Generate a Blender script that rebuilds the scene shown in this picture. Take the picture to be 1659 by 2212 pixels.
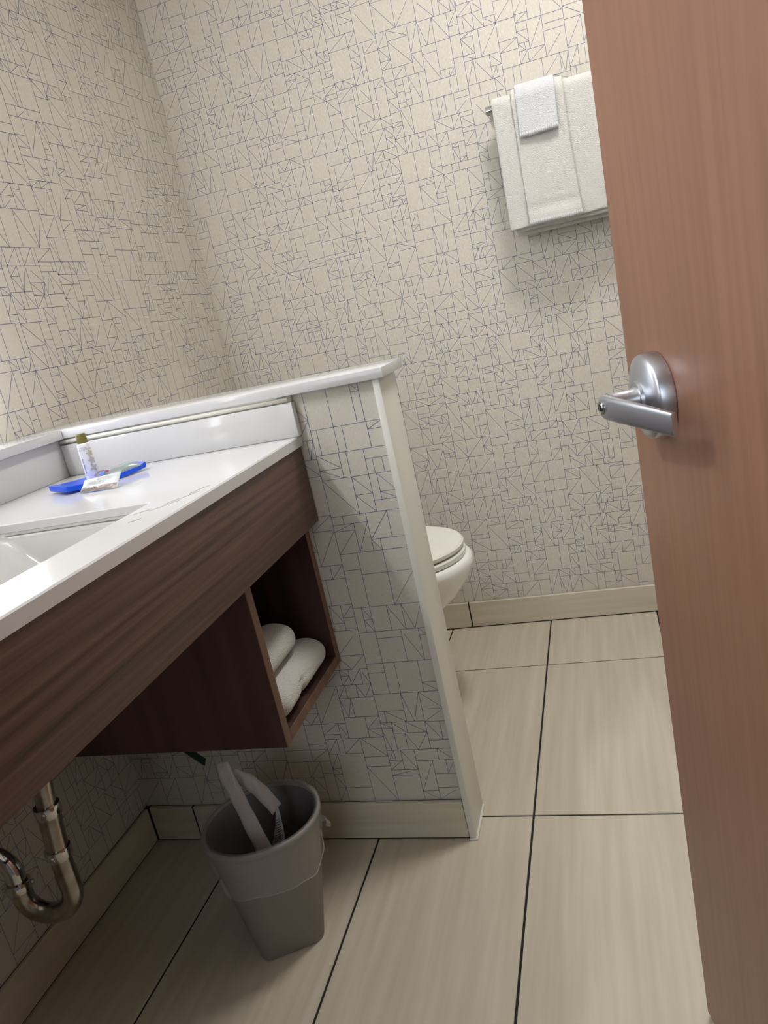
import bpy, bmesh, math, random
from mathutils import Vector, Matrix, noise
random.seed(7)
for o in list(bpy.data.objects):
    bpy.data.objects.remove(o, do_unlink=True)
S = bpy.context.scene
COL = S.collection

# ------------------------------------------------------------------ camera, world, lights, exposure
FWD = Vector((-0.29097848, 0.92233591, -0.25422036))
RGT = Vector((0.94776184, 0.24159224, -0.20828032))
UPV = Vector((0.13068675, 0.30154544, 0.94445292))
cam = bpy.data.cameras.new('camera')
cam.sensor_fit = 'VERTICAL'
cam.sensor_height = 36.0
cam.lens = 36.0 * 1640.87 / 2212.0
cam.clip_start = 0.01
camo = bpy.data.objects.new('camera', cam)
COL.objects.link(camo)
M = Matrix((RGT, UPV, -FWD)).transposed().to_4x4()
M.translation = Vector((1.06816, -1.22302, 1.01225))
camo.matrix_world = M
S.camera = camo

W = bpy.data.worlds.new('world')
S.world = W
W.use_nodes = True
wn = W.node_tree.nodes['Background']
wn.inputs[0].default_value = (0.86, 0.93, 1.0, 1)
wn.inputs[1].default_value = 0.1

S.view_settings.view_transform = 'Standard'
S.view_settings.look = 'None'
S.view_settings.exposure = 0.0
S.view_settings.gamma = 1.0
S.view_settings.use_curve_mapping = False

BAR_STRENGTH = 72.0        # vanity bar lamp above the mirror
FILL_PANEL_STRENGTH = 7.5       # fill light panels added beside the mirror
CEIL_W = 13.0               # flush ceiling lamp
DAY_W = 25.0               # daylight of the bedroom window behind the doorway

day = bpy.data.lights.new('bedroom_window_light', 'AREA')
day.shape = 'RECTANGLE'; day.size = 1.6; day.size_y = 1.5
day.energy = DAY_W; day.color = (0.88, 0.94, 1.0)
dayo = bpy.data.objects.new('bedroom_window_light', day)
COL.objects.link(dayo)
dayo.location = (0.9, -4.2, 1.55)
dayo.rotation_euler = (math.radians(90), 0, 0)      # shines towards +Y

# ------------------------------------------------------------------ helpers
def lin(c):
    return tuple(((v/255)/12.92 if v/255 <= 0.04045 else ((v/255+0.055)/1.055)**2.4) for v in c) + (1,)

def mk(name, rgb, rough=0.5, metal=0.0, spec=0.5, **kw):
    m = bpy.data.materials.new(name)
    m.use_nodes = True
    b = m.node_tree.nodes['Principled BSDF']
    b.inputs['Base Color'].default_value = lin(rgb)
    b.inputs['Roughness'].default_value = rough
    b.inputs['Metallic'].default_value = metal
    b.inputs['Specular IOR Level'].default_value = spec
    for k, v in kw.items():
        b.inputs[k.replace('_', ' ')].default_value = v
    return m

def nd(m, typ, **kw):
    n = m.node_tree.nodes.new(typ)
    for k, v in kw.items():
        setattr(n, k, v)
    return n

def grain(m, rgb_a, rgb_b, scale, stretch, lo=0.35, hi=0.65, detail=5, coord='Position', rnd=False, bump=0.0, bdist=0.0005, distort=0.0, rough=None):
    """two-colour noise (stretched) into the base colour, optional bump"""
    t = m.node_tree; b = t.nodes['Principled BSDF']
    if coord == 'Position':
        g = nd(m, 'ShaderNodeNewGeometry'); out = g.outputs['Position']
    else:
        g = nd(m, 'ShaderNodeTexCoord'); out = g.outputs[coord]
    if rnd:
        oi = nd(m, 'ShaderNodeObjectInfo')
        mm = nd(m, 'ShaderNodeVectorMath', operation='MULTIPLY_ADD')
        cv = nd(m, 'ShaderNodeCombineXYZ')
        for i in range(3): t.links.new(oi.outputs['Random'], cv.inputs[i])
        t.links.new(cv.outputs[0], mm.inputs[0]); mm.inputs[1].default_value = (9, 7, 5)
        t.links.new(out, mm.inputs[2]); out = mm.outputs[0]
    mp = nd(m, 'ShaderNodeMapping'); mp.inputs['Scale'].default_value = stretch
    t.links.new(out, mp.inputs['Vector'])
    ns = nd(m, 'ShaderNodeTexNoise'); ns.inputs['Scale'].default_value = scale
    ns.inputs['Detail'].default_value = detail; ns.inputs['Distortion'].default_value = distort
    t.links.new(mp.outputs[0], ns.inputs['Vector'])
    cr = nd(m, 'ShaderNodeValToRGB')
    cr.color_ramp.elements[0].position = lo; cr.color_ramp.elements[0].color = lin(rgb_a)
    cr.color_ramp.elements[1].position = hi; cr.color_ramp.elements[1].color = lin(rgb_b)
    t.links.new(ns.outputs[0], cr.inputs[0])
    t.links.new(cr.outputs[0], b.inputs['Base Color'])
    if bump:
        bp = nd(m, 'ShaderNodeBump'); bp.inputs['Strength'].default_value = bump; bp.inputs['Distance'].default_value = bdist
        t.links.new(ns.outputs[0], bp.inputs['Height']); t.links.new(bp.outputs[0], b.inputs['Normal'])
    return m

def noise_bump(m, scale, strength, dist, detail=2):
    t = m.node_tree; b = t.nodes['Principled BSDF']
    g = nd(m, 'ShaderNodeNewGeometry')
    ns = nd(m, 'ShaderNodeTexNoise'); ns.inputs['Scale'].default_value = scale; ns.inputs['Detail'].default_value = detail
    t.links.new(g.outputs['Position'], ns.inputs['Vector'])
    bp = nd(m, 'ShaderNodeBump'); bp.inputs['Strength'].default_value = strength; bp.inputs['Distance'].default_value = dist
    t.links.new(ns.outputs[0], bp.inputs['Height']); t.links.new(bp.outputs[0], b.inputs['Normal'])
    return m

def link(name, me, mats, parent=None, smooth=False, label=None, cat=None, group=None, kind=None, keep=False):
    o = bpy.data.objects.new(name, me)
    COL.objects.link(o)
    if mats is not None:
        for m in (mats if isinstance(mats, (list, tuple)) else [mats]):
            me.materials.append(m)
    if smooth:
        for p in me.polygons: p.use_smooth = True
    if parent is not None:
        if not keep:
            q = parent; off = Vector((0, 0, 0))
            while q is not None:
                off += q.location; q = q.parent
            me.transform(Matrix.Translation(-off))
        o.parent = parent
    if label: o['label'] = label
    if cat: o['category'] = cat
    if group: o['group'] = group
    if kind: o['kind'] = kind
    return o

def obj(name, bm, mats, parent=None, smooth=False, **kw):
    bmesh.ops.recalc_face_normals(bm, faces=bm.faces)
    me = bpy.data.meshes.new(name)
    bm.to_mesh(me); bm.free()
    o = link(name, me, mats, parent, smooth, **kw)
    if smooth == 'auto':
        me.set_sharp_from_angle(angle=math.radians(38))
    return o

def thing(name, loc, label, cat, group=None, kind=None):
    o = bpy.data.objects.new(name, None); COL.objects.link(o)
    o.location = loc; o.empty_display_size = 0.03
    if label: o['label'] = label
    if cat: o['category'] = cat
    if group: o['group'] = group
    if kind: o['kind'] = kind
    return o

def box(bm, x0, x1, y0, y1, z0, z1, bev=0.0, seg=2, mat=None):
    vs = [bm.verts.new((x, y, z)) for x in (x0, x1) for y in (y0, y1) for z in (z0, z1)]
    fs = []
    for a, b, c, d in ((0, 1, 3, 2), (4, 6, 7, 5), (0, 4, 5, 1), (2, 3, 7, 6), (0, 2, 6, 4), (1, 5, 7, 3)):
        fs.append(bm.faces.new((vs[a], vs[b], vs[c], vs[d])))
    bmesh.ops.recalc_face_normals(bm, faces=fs)
    if bev:
        es = list({e for f in fs for e in f.edges})
        bmesh.ops.bevel(bm, geom=es, offset=bev, segments=seg, affect='EDGES', profile=0.5)
    if mat is not None:
        for m_ in (mat,): m_(vs)
    return vs

def bx(*a, **k):
    bm = bmesh.new(); box(bm, *a, **k); return bm

def loft(bm, rings, close=True, cap0=True, cap1=True):
    R = [[bm.verts.new(p) for p in r] for r in rings]
    n = len(R[0])
    for a, b in zip(R, R[1:]):
        for i in range(n if close else n-1):
            j = (i+1) % n
            bm.faces.new((a[i], a[j], b[j], b[i]))
    if close and cap0: bm.faces.new(R[0][::-1])
    if close and cap1: bm.faces.new(R[-1])
    return R

def frame_of(d):
    d = d.normalized()
    a = Vector((0, 0, 1)) if abs(d.z) < 0.9 else Vector((1, 0, 0))
    s = d.cross(a).normalized()
    return s, s.cross(d).normalized()

def tube(bm, pts, rad, seg=16, cap=True):
    pts = [Vector(p) for p in pts]
    rads = rad if isinstance(rad, (list, tuple)) else [rad]*len(pts)
    rings = []; s = None
    for i, p in enumerate(pts):
        d = (pts[min(i+1, len(pts)-1)] - pts[max(i-1, 0)])
        if s is None:
            s, t = frame_of(d)
        else:
            dn = d.normalized(); s = (s - dn*s.dot(dn)).normalized(); t = s.cross(dn).normalized()
        rings.append([p + (s*math.cos(2*math.pi*k/seg) + t*math.sin(2*math.pi*k/seg))*rads[i] for k in range(seg)])
    loft(bm, rings, cap0=cap, cap1=cap)

def lathe(bm, prof, origin, axis, seg=32):
    """prof: (radius, height) list along axis from origin"""
    ax = Vector(axis).normalized(); s, t = frame_of(ax); o = Vector(origin)
    rings = [[o + ax*h + (s*math.cos(2*math.pi*k/seg) + t*math.sin(2*math.pi*k/seg))*max(r, 1e-5) for k in range(seg)] for r, h in prof]
    loft(bm, rings)

def arc(c, a, b, r, t0, t1, n):
    c, a, b = Vector(c), Vector(a), Vector(b)
    return [c + a*r*math.cos(t0+(t1-t0)*i/n) + b*r*math.sin(t0+(t1-t0)*i/n) for i in range(n+1)]

def sheet(bm, f, nu, nv, thick=0.002):
    """solid curved sheet: f(u,v) -> point; back offset by -normal*thick"""
    P = [[Vector(f(i/nu, j/nv)) for j in range(nv+1)] for i in range(nu+1)]
    def nrm(i, j):
        a = P[min(i+1, nu)][j]-P[max(i-1, 0)][j]; b = P[i][min(j+1, nv)]-P[i][max(j-1, 0)]
        n = a.cross(b)
        return n.normalized() if n.length > 1e-12 else Vector((0, 0, 1))
    F = [[bm.verts.new(P[i][j]) for j in range(nv+1)] for i in range(nu+1)]
    B = [[bm.verts.new(P[i][j]-nrm(i, j)*thick) for j in range(nv+1)] for i in range(nu+1)]
    for i in range(nu):
        for j in range(nv):
            bm.faces.new((F[i][j], F[i+1][j], F[i+1][j+1], F[i][j+1]))
            bm.faces.new((B[i][j], B[i][j+1], B[i+1][j+1], B[i+1][j]))
    for i in range(nu):
        bm.faces.new((F[i][0], B[i][0], B[i+1][0], F[i+1][0]))
        bm.faces.new((F[i][nv], F[i+1][nv], B[i+1][nv], B[i][nv]))
    for j in range(nv):
        bm.faces.new((F[0][j], F[0][j+1], B[0][j+1], B[0][j]))
        bm.faces.new((F[nu][j], B[nu][j], B[nu][j+1], F[nu][j+1]))

def catmull(pts, n):
    pts = [Vector(p) for p in pts]; out = []
    P = [pts[0]*2-pts[1]] + pts + [pts[-1]*2-pts[-2]]
    for i in range(1, len(P)-2):
        for k in range(n):
            t = k/n; a, b, c, d = P[i-1:i+3]
            out.append(0.5*((2*b)+(c-a)*t+(2*a-5*b+4*c-d)*t*t+(3*b-a-3*c+d)*t**3))
    out.append(pts[-1]); return out

def sq_ring(cx, cy, z, hx, hy, r, rot, n=6):
    """rounded rectangle ring"""
    P = []
    for (sx, sy, a0) in ((1, 1, 0), (-1, 1, 90), (-1, -1, 180), (1, -1, 270)):
        for k in range(n+1):
            a = math.radians(a0+90*k/n)
            P.append(((hx-r)*sx+r*math.cos(a), (hy-r)*sy+r*math.sin(a)))
    c, s = math.cos(rot), math.sin(rot)
    return [Vector((cx+x*c-y*s, cy+x*s+y*c, z)) for x, y in P]

# ------------------------------------------------------------------ materials
m_paper = mk('wallpaper_linen', (205, 197, 183), 0.75, spec=0.25)
grain(m_paper, (191, 185, 173), (207, 201, 190), 1.0, (750, 750, 170), 0.25, 0.75, 3, bump=0.2, bdist=0.0004)
m_ink = mk('wallpaper_ink', (108, 115, 138), 0.6, spec=0.3)
m_white_paint = mk('ceiling_paint', (228, 226, 220), 0.8)
m_tile = mk('floor_tile', (190, 180, 160), 0.42, spec=0.4)
grain(m_tile, (183, 174, 155), (198, 190, 173), 1.0, (60, 3.0, 60), 0.3, 0.7, 6, rnd=True, bump=0.05, bdist=0.0004)
m_base = mk('base_tile', (184, 174, 153), 0.4, spec=0.4)
grain(m_base, (188, 179, 158), (204, 196, 178), 1.0, (3, 3, 50), 0.3, 0.7, 6, rnd=True)
m_grout = mk('dark_grout', (34, 29, 26), 0.95)
m_solid = mk('white_solid_surface', (203, 203, 203), 0.10, spec=0.5)
m_trim = mk('white_trim', (216, 214, 205), 0.3, spec=0.5)
m_caulk = mk('old_caulk', (220, 218, 206), 0.6)
m_smear = mk('dried_soap', (188, 188, 184), 0.5)
m_ceramic = mk('white_porcelain', (238, 237, 233), 0.08)
m_seat = mk('white_seat_plastic', (232, 230, 222), 0.22)
m_wood = mk('dark_walnut_laminate', (78, 58, 50), 0.42, spec=0.4)
grain(m_wood, (56, 40, 35), (110, 84, 70), 1.0, (100, 2.0, 112), 0.26, 0.76, 8, bump=0.1, bdist=0.0003, distort=0.6)
m_wood2 = mk('dark_walnut_side', (58, 36, 34), 0.45, spec=0.4)
grain(m_wood2, (52, 31, 29), (78, 52, 46), 1.0, (24, 24, 1.4), 0.3, 0.7, 6, bump=0.08, bdist=0.0003, distort=0.5)
m_edge = mk('walnut_edge_band', (100, 72, 54), 0.4)
grain(m_edge, (88, 62, 46), (118, 88, 66), 1.0, (30, 30, 3), 0.3, 0.7, 4)
m_door = mk('cherry_door_veneer', (146, 104, 84), 0.36, spec=0.45)
grain(m_door, (130, 92, 73), (145, 105, 85), 1.0, (85, 85, 3.0), 0.25, 0.75, 8, bump=0.04, bdist=0.0003, distort=0.8)
m_satin = mk('satin_chrome', (200, 204, 212), 0.36, 1.0)
m_chrome = mk('polished_chrome', (205, 203, 200), 0.08, 1.0)
m_pipe = mk('worn_chrome_pipe', (172, 164, 152), 0.24, 1.0)
grain(m_pipe, (140, 130, 118), (190, 184, 174), 1.0, (30, 30, 30), 0.3, 0.7, 5)
m_terry = mk('white_terry', (214, 212, 206), 0.95, spec=0.1)
noise_bump(m_terry, 480, 0.9, 0.0045, 3)
m_terry2 = mk('cool_white_terry', (212, 213, 215), 0.95, spec=0.1)
noise_bump(m_terry2, 480, 0.9, 0.0045, 3)
m_bin = mk('grey_bin_plastic', (122, 115, 107), 0.5)
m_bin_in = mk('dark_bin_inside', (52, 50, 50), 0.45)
m_bag = mk('bin_liner_film', (205, 198, 196), 0.28, Alpha=0.2)
m_wrap = mk('clear_wrapper_film', (214, 206, 203), 0.25, Alpha=0.52)
m_tag = mk('wrapper_white_print', (175, 180, 182), 0.5)
m_black = mk('black_print', (48, 48, 50), 0.6)
m_greyprint = mk('grey_print', (128, 128, 130), 0.6)
m_leaf = mk('leaf_print', (182, 182, 178), 0.5)
m_leaf2 = mk('olive_leaf_print', (184, 184, 164), 0.5)
m_bottle = mk('white_bottle_plastic', (232, 232, 236), 0.25)
m_olive = mk('olive_cap_plastic', (104, 98, 44), 0.35)
m_blue = mk('translucent_blue_plastic', (30, 98, 245), 0.2, Transmission_Weight=0.3, IOR=1.4)
m_blue.node_tree.nodes['Principled BSDF'].inputs['Subsurface Weight'].default_value = 0.3
m_blue.node_tree.nodes['Principled BSDF'].inputs['Subsurface Radius'].default_value = (0.004, 0.008, 0.02)
m_foil = mk('pale_sachet_foil', (192, 200, 200), 0.3)
m_foil2 = mk('sage_sachet_foil', (138, 150, 148), 0.25)
m_brown = mk('taupe_sachet_band', (132, 120, 110), 0.32)
m_pink = mk('magenta_stripe', (170, 40, 84), 0.4)
m_green = mk('dark_green_plastic', (14, 58, 44), 0.4)
m_mirror = mk('mirror_silver', (235, 238, 240), 0.02, 1.0)
m_fill_panel = mk('added_fill_panel', (240, 240, 240), 0.6)  # emissive fill added at the mirror sides
pb = m_fill_panel.node_tree.nodes['Principled BSDF']
pb.inputs['Emission Color'].default_value = (0.97, 1.0, 1.06, 1)
pb.inputs['Emission Strength'].default_value = FILL_PANEL_STRENGTH
m_bar = mk('lit_bar_glass', (240, 240, 240), 0.6)
bb = m_bar.node_tree.nodes['Principled BSDF']
bb.inputs['Emission Color'].default_value = (0.98, 1.0, 1.04, 1)
bb.inputs['Emission Strength'].default_value = BAR_STRENGTH
m_lampglass = mk('lit_lamp_glass', (240, 240, 235), 0.6)
lb = m_lampglass.node_tree.nodes['Principled BSDF']
lb.inputs['Emission Color'].default_value = (1.0, 0.93, 0.84, 1)
lb.inputs['Emission Strength'].default_value = 1.0

# ------------------------------------------------------------------ wallpaper (printed line pattern)
def pattern(w, h, rng):
    segs = []
    def leaf(x0, y0, x1, y1):
        ww, hh = x1-x0, y1-y0
        k = rng.random()
        if min(ww, hh) < 0.013:
            if k < 0.22: segs.append((x0, y0, x1, y1))
            return
        if max(ww, hh) > 2.6*min(ww, hh): return
        if k < 0.24: segs.append((x0, y0, x1, y1))
        elif k < 0.46: segs.append((x0, y1, x1, y0))
        elif k < 0.52:
            t = rng.uniform(0.7, 0.88); segs.append((x0, y0, x0+ww*t, y0+hh*t))
        elif k < 0.58:
            t = rng.uniform(0.7, 0.88); segs.append((x1, y0, x1-ww*t, y0+hh*t))
        elif k < 0.64 and ww > 0.02 and hh > 0.02:
            c = x0+ww*0.45; segs.append((c, y0, x0, y1)); segs.append((c, y0, x1, y1))
    def split(x0, y0, x1, y1, d):
        ww, hh = x1-x0, y1-y0
        if (ww < 0.058 and hh < 0.085 and rng.random() < 0.5 + 0.3*(ww*hh < 0.0012)) or ww*hh < 0.00042:
            leaf(x0, y0, x1, y1); return
        if ww/hh > rng.uniform(0.5, 1.15):
            c = x0 + ww*rng.choice((0.25, 0.33, 0.42, 0.5, 0.6, 0.68, 0.75))
            if min(c-x0, x1-c) < 0.0105: leaf(x0, y0, x1, y1); return
            segs.append((c, y0, c, y1))
            split(x0, y0, c, y1, d+1); split(c, y0, x1, y1, d+1)
        else:
            c = y0 + hh*rng.choice((0.22, 0.3, 0.4, 0.5, 0.6, 0.7, 0.78))
            if min(c-y0, y1-c) < 0.0095: leaf(x0, y0, x1, y1); return
            segs.append((x0, c, x1, c))
            split(x0, y0, x1, c, d+1); split(x0, c, x1, y1, d+1)
    # staggered strips so that no line runs across the whole wall
    x = 0.0
    while x < w:
        cw = min(rng.uniform(0.09, 0.17), w-x)
        if w-(x+cw) < 0.05: cw = w-x
        y = -rng.uniform(0, 0.2)
        while y < h:
            ch = rng.uniform(0.12, 0.24)
            a, b = max(y, 0), min(y+ch, h)
            if b-a > 0.004:
                split(x, a, x+cw, b, 0)
                if b < h: segs.append((x, b, x+cw, b))
                if x > 0: segs.append((x, a, x, b))
            y += ch
        x += cw
    return segs

def papered_wall(name, x0, x1, y0, y1, z0, z1, face, seed, pz0, lw=0.0010):
    """wall slab with the printed lines as thin ink strips on one face ('-y' or '+x')"""
    bm = bmesh.new(); box(bm, x0, x1, y0, y1, z0, z1)
    rng = random.Random(seed)
    w = (x1-x0) if face == '-y' else (y1-y0)
    for f in bm.faces: f.material_index = 0
    e = 0.00035
    for ax, ay, bx_, by in pattern(w, z1-pz0, rng):
        dx, dy = bx_-ax, by-ay; L = math.hypot(dx, dy)
        if L < 1e-5: continue
        nx, ny = -dy/L*lw/2, dx/L*lw/2
        q = [(ax+nx, ay+ny), (ax-nx, ay-ny), (bx_-nx, by-ny), (bx_+nx, by+ny)]
        q = [(min(max(a, 0), w), min(max(b, 0), z1-pz0)) for a, b in q]
        if face == '-y': vs = [bm.verts.new((x0+a, y0-e, pz0+b)) for a, b in q]
        else: vs = [bm.verts.new((x1+e, y0+a, pz0+b)) for a, b in q]
        try:
            f = bm.faces.new(vs); f.material_index = 1
        except ValueError:
            pass
    me = bpy.data.meshes.new(name); bm.to_mesh(me); bm.free()
    return link(name, me, [m_paper, m_ink], kind='structure')

B = 0.9541           # back wall
FR = -1.245          # front wall (with the doorway the camera stands in)
HB = 0.0852          # base tile height
CEIL = 2.42
papered_wall('wall_back', 0.0, 1.62, B, B+0.1, 0.0, CEIL, '-y', 11, HB)
papered_wall('wall_left', -0.1, 0.0, FR, B+0.1, 0.0, CEIL, '+x', 23, HB)
HWX = 0.7135         # end of the half wall
hw = papered_wall('wall_middle', 0.0, HWX, 0.0, 0.0945, 0.0, 0.905, '-y', 5, HB, lw=0.0010)
obj('wall_right', bx(1.62, 1.72, FR, B+0.1, 0, CEIL), m_paper, kind='structure')
bm = bmesh.new()
box(bm, -0.1, 0.46, FR-0.115, FR, 0, CEIL)
box(bm, 1.375, 1.72, FR-0.115, FR, 0, CEIL)
box(bm, 0.46, 1.375, FR-0.115, FR, 2.08, CEIL)
obj('wall_front', bm, m_paper, kind='structure')
obj('ceiling', bx(-0.1, 1.72, FR-0.115, B+0.1, CEIL, CEIL+0.1), m_white_paint, kind='structure')

# floor: dark grout bed with every tile a piece
floor = obj('floor', bx(-0.1, 1.72, -1.75, B+0.1, -0.03, -0.0020), m_grout, kind='structure')
X1, PT, J1, PJ = 0.8328, 0.308, 0.6691, 0.6136
G = 0.0021
def piece(name, x0, x1, y0, y1, z0, z1, mat, parent, bev=0.0008):
    o = obj(name, bx(x0, x1, y0, y1, z0, z1, bev=bev, seg=1), mat, parent)
    return o
for i in range(-3, 4):
    for j in range(-4, 2):
        a, b = X1+i*PT+G, X1+(i+1)*PT-G
        c, d = J1+(j-1)*PJ+G, J1+j*PJ-G
        a, b = max(a, 0.0), min(b, 1.615); c, d = max(c, -1.74), min(d, B)
        if b-a < 0.01 or d-c < 0.01: continue
        piece('tile', a, b, c, d, -0.006, 0.0, m_tile, floor)

# tile skirting
def skirting(name, pieces, capbox):
    e = obj(name, bx(*capbox), m_grout, kind='structure')
    for p in pieces: piece('tile', *p, m_base, e, bev=0.0014)
    return e
T = 0.0105
skirting('baseboard_back', [(0.0125, 0.5895-G, B-T, B-0.002, 0.0032, HB), (0.5895+G, 1.2015-G, B-T, B-0.002, 0.0032, HB), (1.2015+G, 1.618, B-T, B-0.002, 0.0032, HB)],
         (0.001, 1.619, B-0.0075, B-0.0004, 0.0002, HB-0.0012))
skirting('baseboard_middle', [(0.0125, 0.12-G, -T, -0.002, 0.0032, HB), (0.12+G, 0.7125, -T, -0.002, 0.0032, HB)],
         (0.001, 0.713, -0.0075, -0.0004, 0.0002, HB-0.0012))
skirting('baseboard_left', [(0.002, T, -0.49+G, -T-0.0015, 0.0032, HB), (0.002, T, -1.102+G, -0.49-G, 0.0032, HB), (0.002, T, FR+0.002, -1.102-G, 0.0032, HB), (0.002, T, 0.0965, B-T-0.002, 0.0032, HB)],
         (0.0004, 0.0075, FR+0.001, -0.001, 0.0002, HB-0.0012))

# half wall: white end post and cap
CAPZ0, CAPZ1 = 0.9050, 0.9222
trim = obj('trim_1', bx(HWX, 0.7262, -0.0115, 0.0955, 0.0, CAPZ0-0.0002, bev=0.0016), m_trim, smooth='auto', kind='structure')
bm = bmesh.new()
box(bm, HWX, 0.7285, -0.0155, -0.0112, 0.0, 0.004, bev=0.001)
box(bm, 0.7258, 0.7305, -0.0155, 0.09, 0.0, 0.004, bev=0.001)
obj('caulk_line', bm, m_trim, trim)
cap = obj('trim_2', bx(0.001, 0.7366, -0.0191, 0.1222, CAPZ0, CAPZ1, bev=0.0018), m_solid, smooth='auto', kind='structure')
ledge = obj('trim_3', bx(0.0005, 0.1075, FR+0.004, -0.0195, CAPZ0, CAPZ1, bev=0.0018), m_solid, smooth='auto', kind='structure')

# ------------------------------------------------------------------ vanity countertop
VX = 0.5653; ZT, ZB = 0.8335, 0.8158
VY0 = FR+0.004
ct = thing('vanity_countertop', (0.3, -0.6, ZB), 'white solid-surface vanity countertop with raised backsplashes and undermount sink', 'countertop')
# slab with a rectangular sink cut-out (built as a ring of quads, then bevelled)
SX0, SX1, SY0, SY1 = 0.228, 0.4845, -0.83, -0.3665
bm = bmesh.new()
def rr(x0, x1, y0, y1, r, z, n=5):
    return sq_ring((x0+x1)/2, (y0+y1)/2, z, (x1-x0)/2, (y1-y0)/2, r, 0, n)
inn_t = rr(SX0, SX1, SY0, SY1, 0.006, ZT); inn_b = rr(SX0, SX1, SY0, SY1, 0.006, 0.8212)
out_t = rr(0.074, VX, VY0, -0.0005, 0.0015, ZT); out_m = rr(0.074-0.0, VX, VY0, -0.0005, 0.0015, ZT-0.002); out_b = rr(0.074, VX, VY0, -0.0005, 0.0015, ZB)
out_t = rr(0.0755, VX-0.002, VY0+0.002, -0.002, 0.001, ZT)
it2 = rr(SX0-0.0015, SX1+0.0015, SY0-0.0015, SY1+0.0015, 0.007, ZT); im = rr(SX0, SX1, SY0, SY1, 0.006, ZT-0.0015)
R = [it2, out_t, out_m, out_b, inn_b, im]
loft(bm, R + [it2], cap0=False, cap1=False)
bmesh.ops.remove_doubles(bm, verts=bm.verts, dist=1e-6)
obj('slab', bm, m_solid, ct, smooth='auto')
obj('backsplash', bx(0.0935, VX+0.0035, -0.0185, -0.0008, ZT, 0.8932, bev=0.0022), m_solid, ct, smooth='auto')
obj('backsplash', bx(0.0745, 0.0930, VY0+0.001, -0.0008, ZT, 0.9040, bev=0.0015), m_solid, ct, smooth='auto')
bm = bmesh.new()
tube(bm, [(0.094, -0.014, 0.8995), (0.25, -0.0142, 0.899), (0.4, -0.0138, 0.8992), (0.562, -0.014, 0.8985)], 0.0042, 8)
box(bm, 0.094, 0.5655, -0.0125, -0.0006, 0.8934, 0.9047)
obj('caulk_bead', bm, m_caulk, ct, smooth=True, label='yellowed caulk bead under the half wall cap')
# undermount basin
bm = bmesh.new()
rings = []
for xl, xr, yn, yf, z, r in ((0.216, 0.497, -0.842, -0.3545, 0.8210, 0.01), (0.228, 0.485, -0.83, -0.3665, 0.8208, 0.01), (0.2285, 0.4845, -0.8295, -0.3672, 0.8170, 0.012),
        (0.2315, 0.4835, -0.827, -0.3688, 0.8138, 0.014), (0.237, 0.482, -0.823, -0.3722, 0.8118, 0.016), (0.2435, 0.481, -0.82, -0.3750, 0.8095, 0.018),
        (0.290, 0.478, -0.80, -0.3850, 0.7700, 0.022), (0.330, 0.474, -0.785, -0.3930, 0.7350, 0.026), (0.350, 0.470, -0.775, -0.4020, 0.7170, 0.030), (0.372, 0.460, -0.75, -0.43, 0.7080, 0.030), (0.40, 0.44, -0.65, -0.55, 0.7050, 0.015)):
    rings.append(rr(xl, xr, yn, yf, r, z, 6))
loft(bm, rings, cap0=False, cap1=True)
ex = bmesh.ops.solidify(bm, geom=list(bm.faces), thickness=-0.006)
obj('sink_basin', bm, m_ceramic, ct, smooth='auto', label='white undermount sink basin with sloping sides')
bm = bmesh.new(); lathe(bm, [(0.0, 0), (0.024, 0), (0.024, 0.002), (0.018, 0.003), (0.0, 0.002)], (0.42, -0.6, 0.7052), (0, 0, 1), 24)
obj('drain_flange', bm, m_chrome, ct, smooth='auto')
# faint dried smear on the top near the front edge
bm = bmesh.new()
for (x, y, a, l) in ((0.535, -0.37, 1.15, 0.030), (0.528, -0.40, 1.0, 0.022), (0.541, -0.335, 1.2, 0.018), (0.503, -0.42, 0.9, 0.012), (0.52, -0.46, 1.1, 0.010)):
    c, s = math.cos(a), math.sin(a)
    pp = [Vector((x+c*t*l+0.002*math.sin(9*t+l*300), y+s*t*l, ZT+0.0002)) for t in (-1, -0.5, 0, 0.5, 1)]
    tube(bm, pp, [0.0002, 0.0007, 0.0005, 0.0008, 0.0002], 6)
obj('dried_soap_smear', bm, m_smear, ct, kind='stuff')

# wooden apron under the counter front
ap = thing('vanity_apron', (0.55, -0.6, 0.68), 'dark walnut apron panel along the front of the white countertop', 'panel')
obj('front_panel', bx(0.541, 0.5610, VY0+0.001, -0.0045, 0.6775, ZB-0.0004, bev=0.0008), m_wood, ap, smooth='auto')
obj('support_rail', bx(0.50, 0.5405, VY0+0.001, -0.32, 0.77, ZB-0.0004, bev=0.001), m_wood2, ap)

# open shelf cubby hung under the counter
SHX = 0.5365
sh = thing('open_shelf_unit', (0.3, -0.14, 0.3985), 'dark walnut open cubby hung under the countertop holding rolled towels', 'shelf')
def panel(name, x0, x1, y0, y1, z0, z1, edge='x'):
    bm = bx(x0, x1, y0, y1, z0, z1, bev=0.0007, seg=1)
    o = obj(name, bm, [m_wood2, m_edge], sh)
    for p in o.data.polygons:
        if p.normal.x > 0.6: p.material_index = 1
    return o
ZTOP = ZB-0.0006
panel('side_panel', 0.0125, SHX, -0.0195, -0.0025, 0.3985, ZTOP)
panel('side_panel', 0.0125, SHX, -0.2825, -0.2630, 0.3985, ZTOP)
panel('bottom_panel', 0.0125, SHX, -0.2627, -0.0198, 0.3987, 0.4175)
panel('back_panel', 0.0125, 0.0215, -0.2627, -0.0198, 0.4178, ZTOP)

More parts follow.
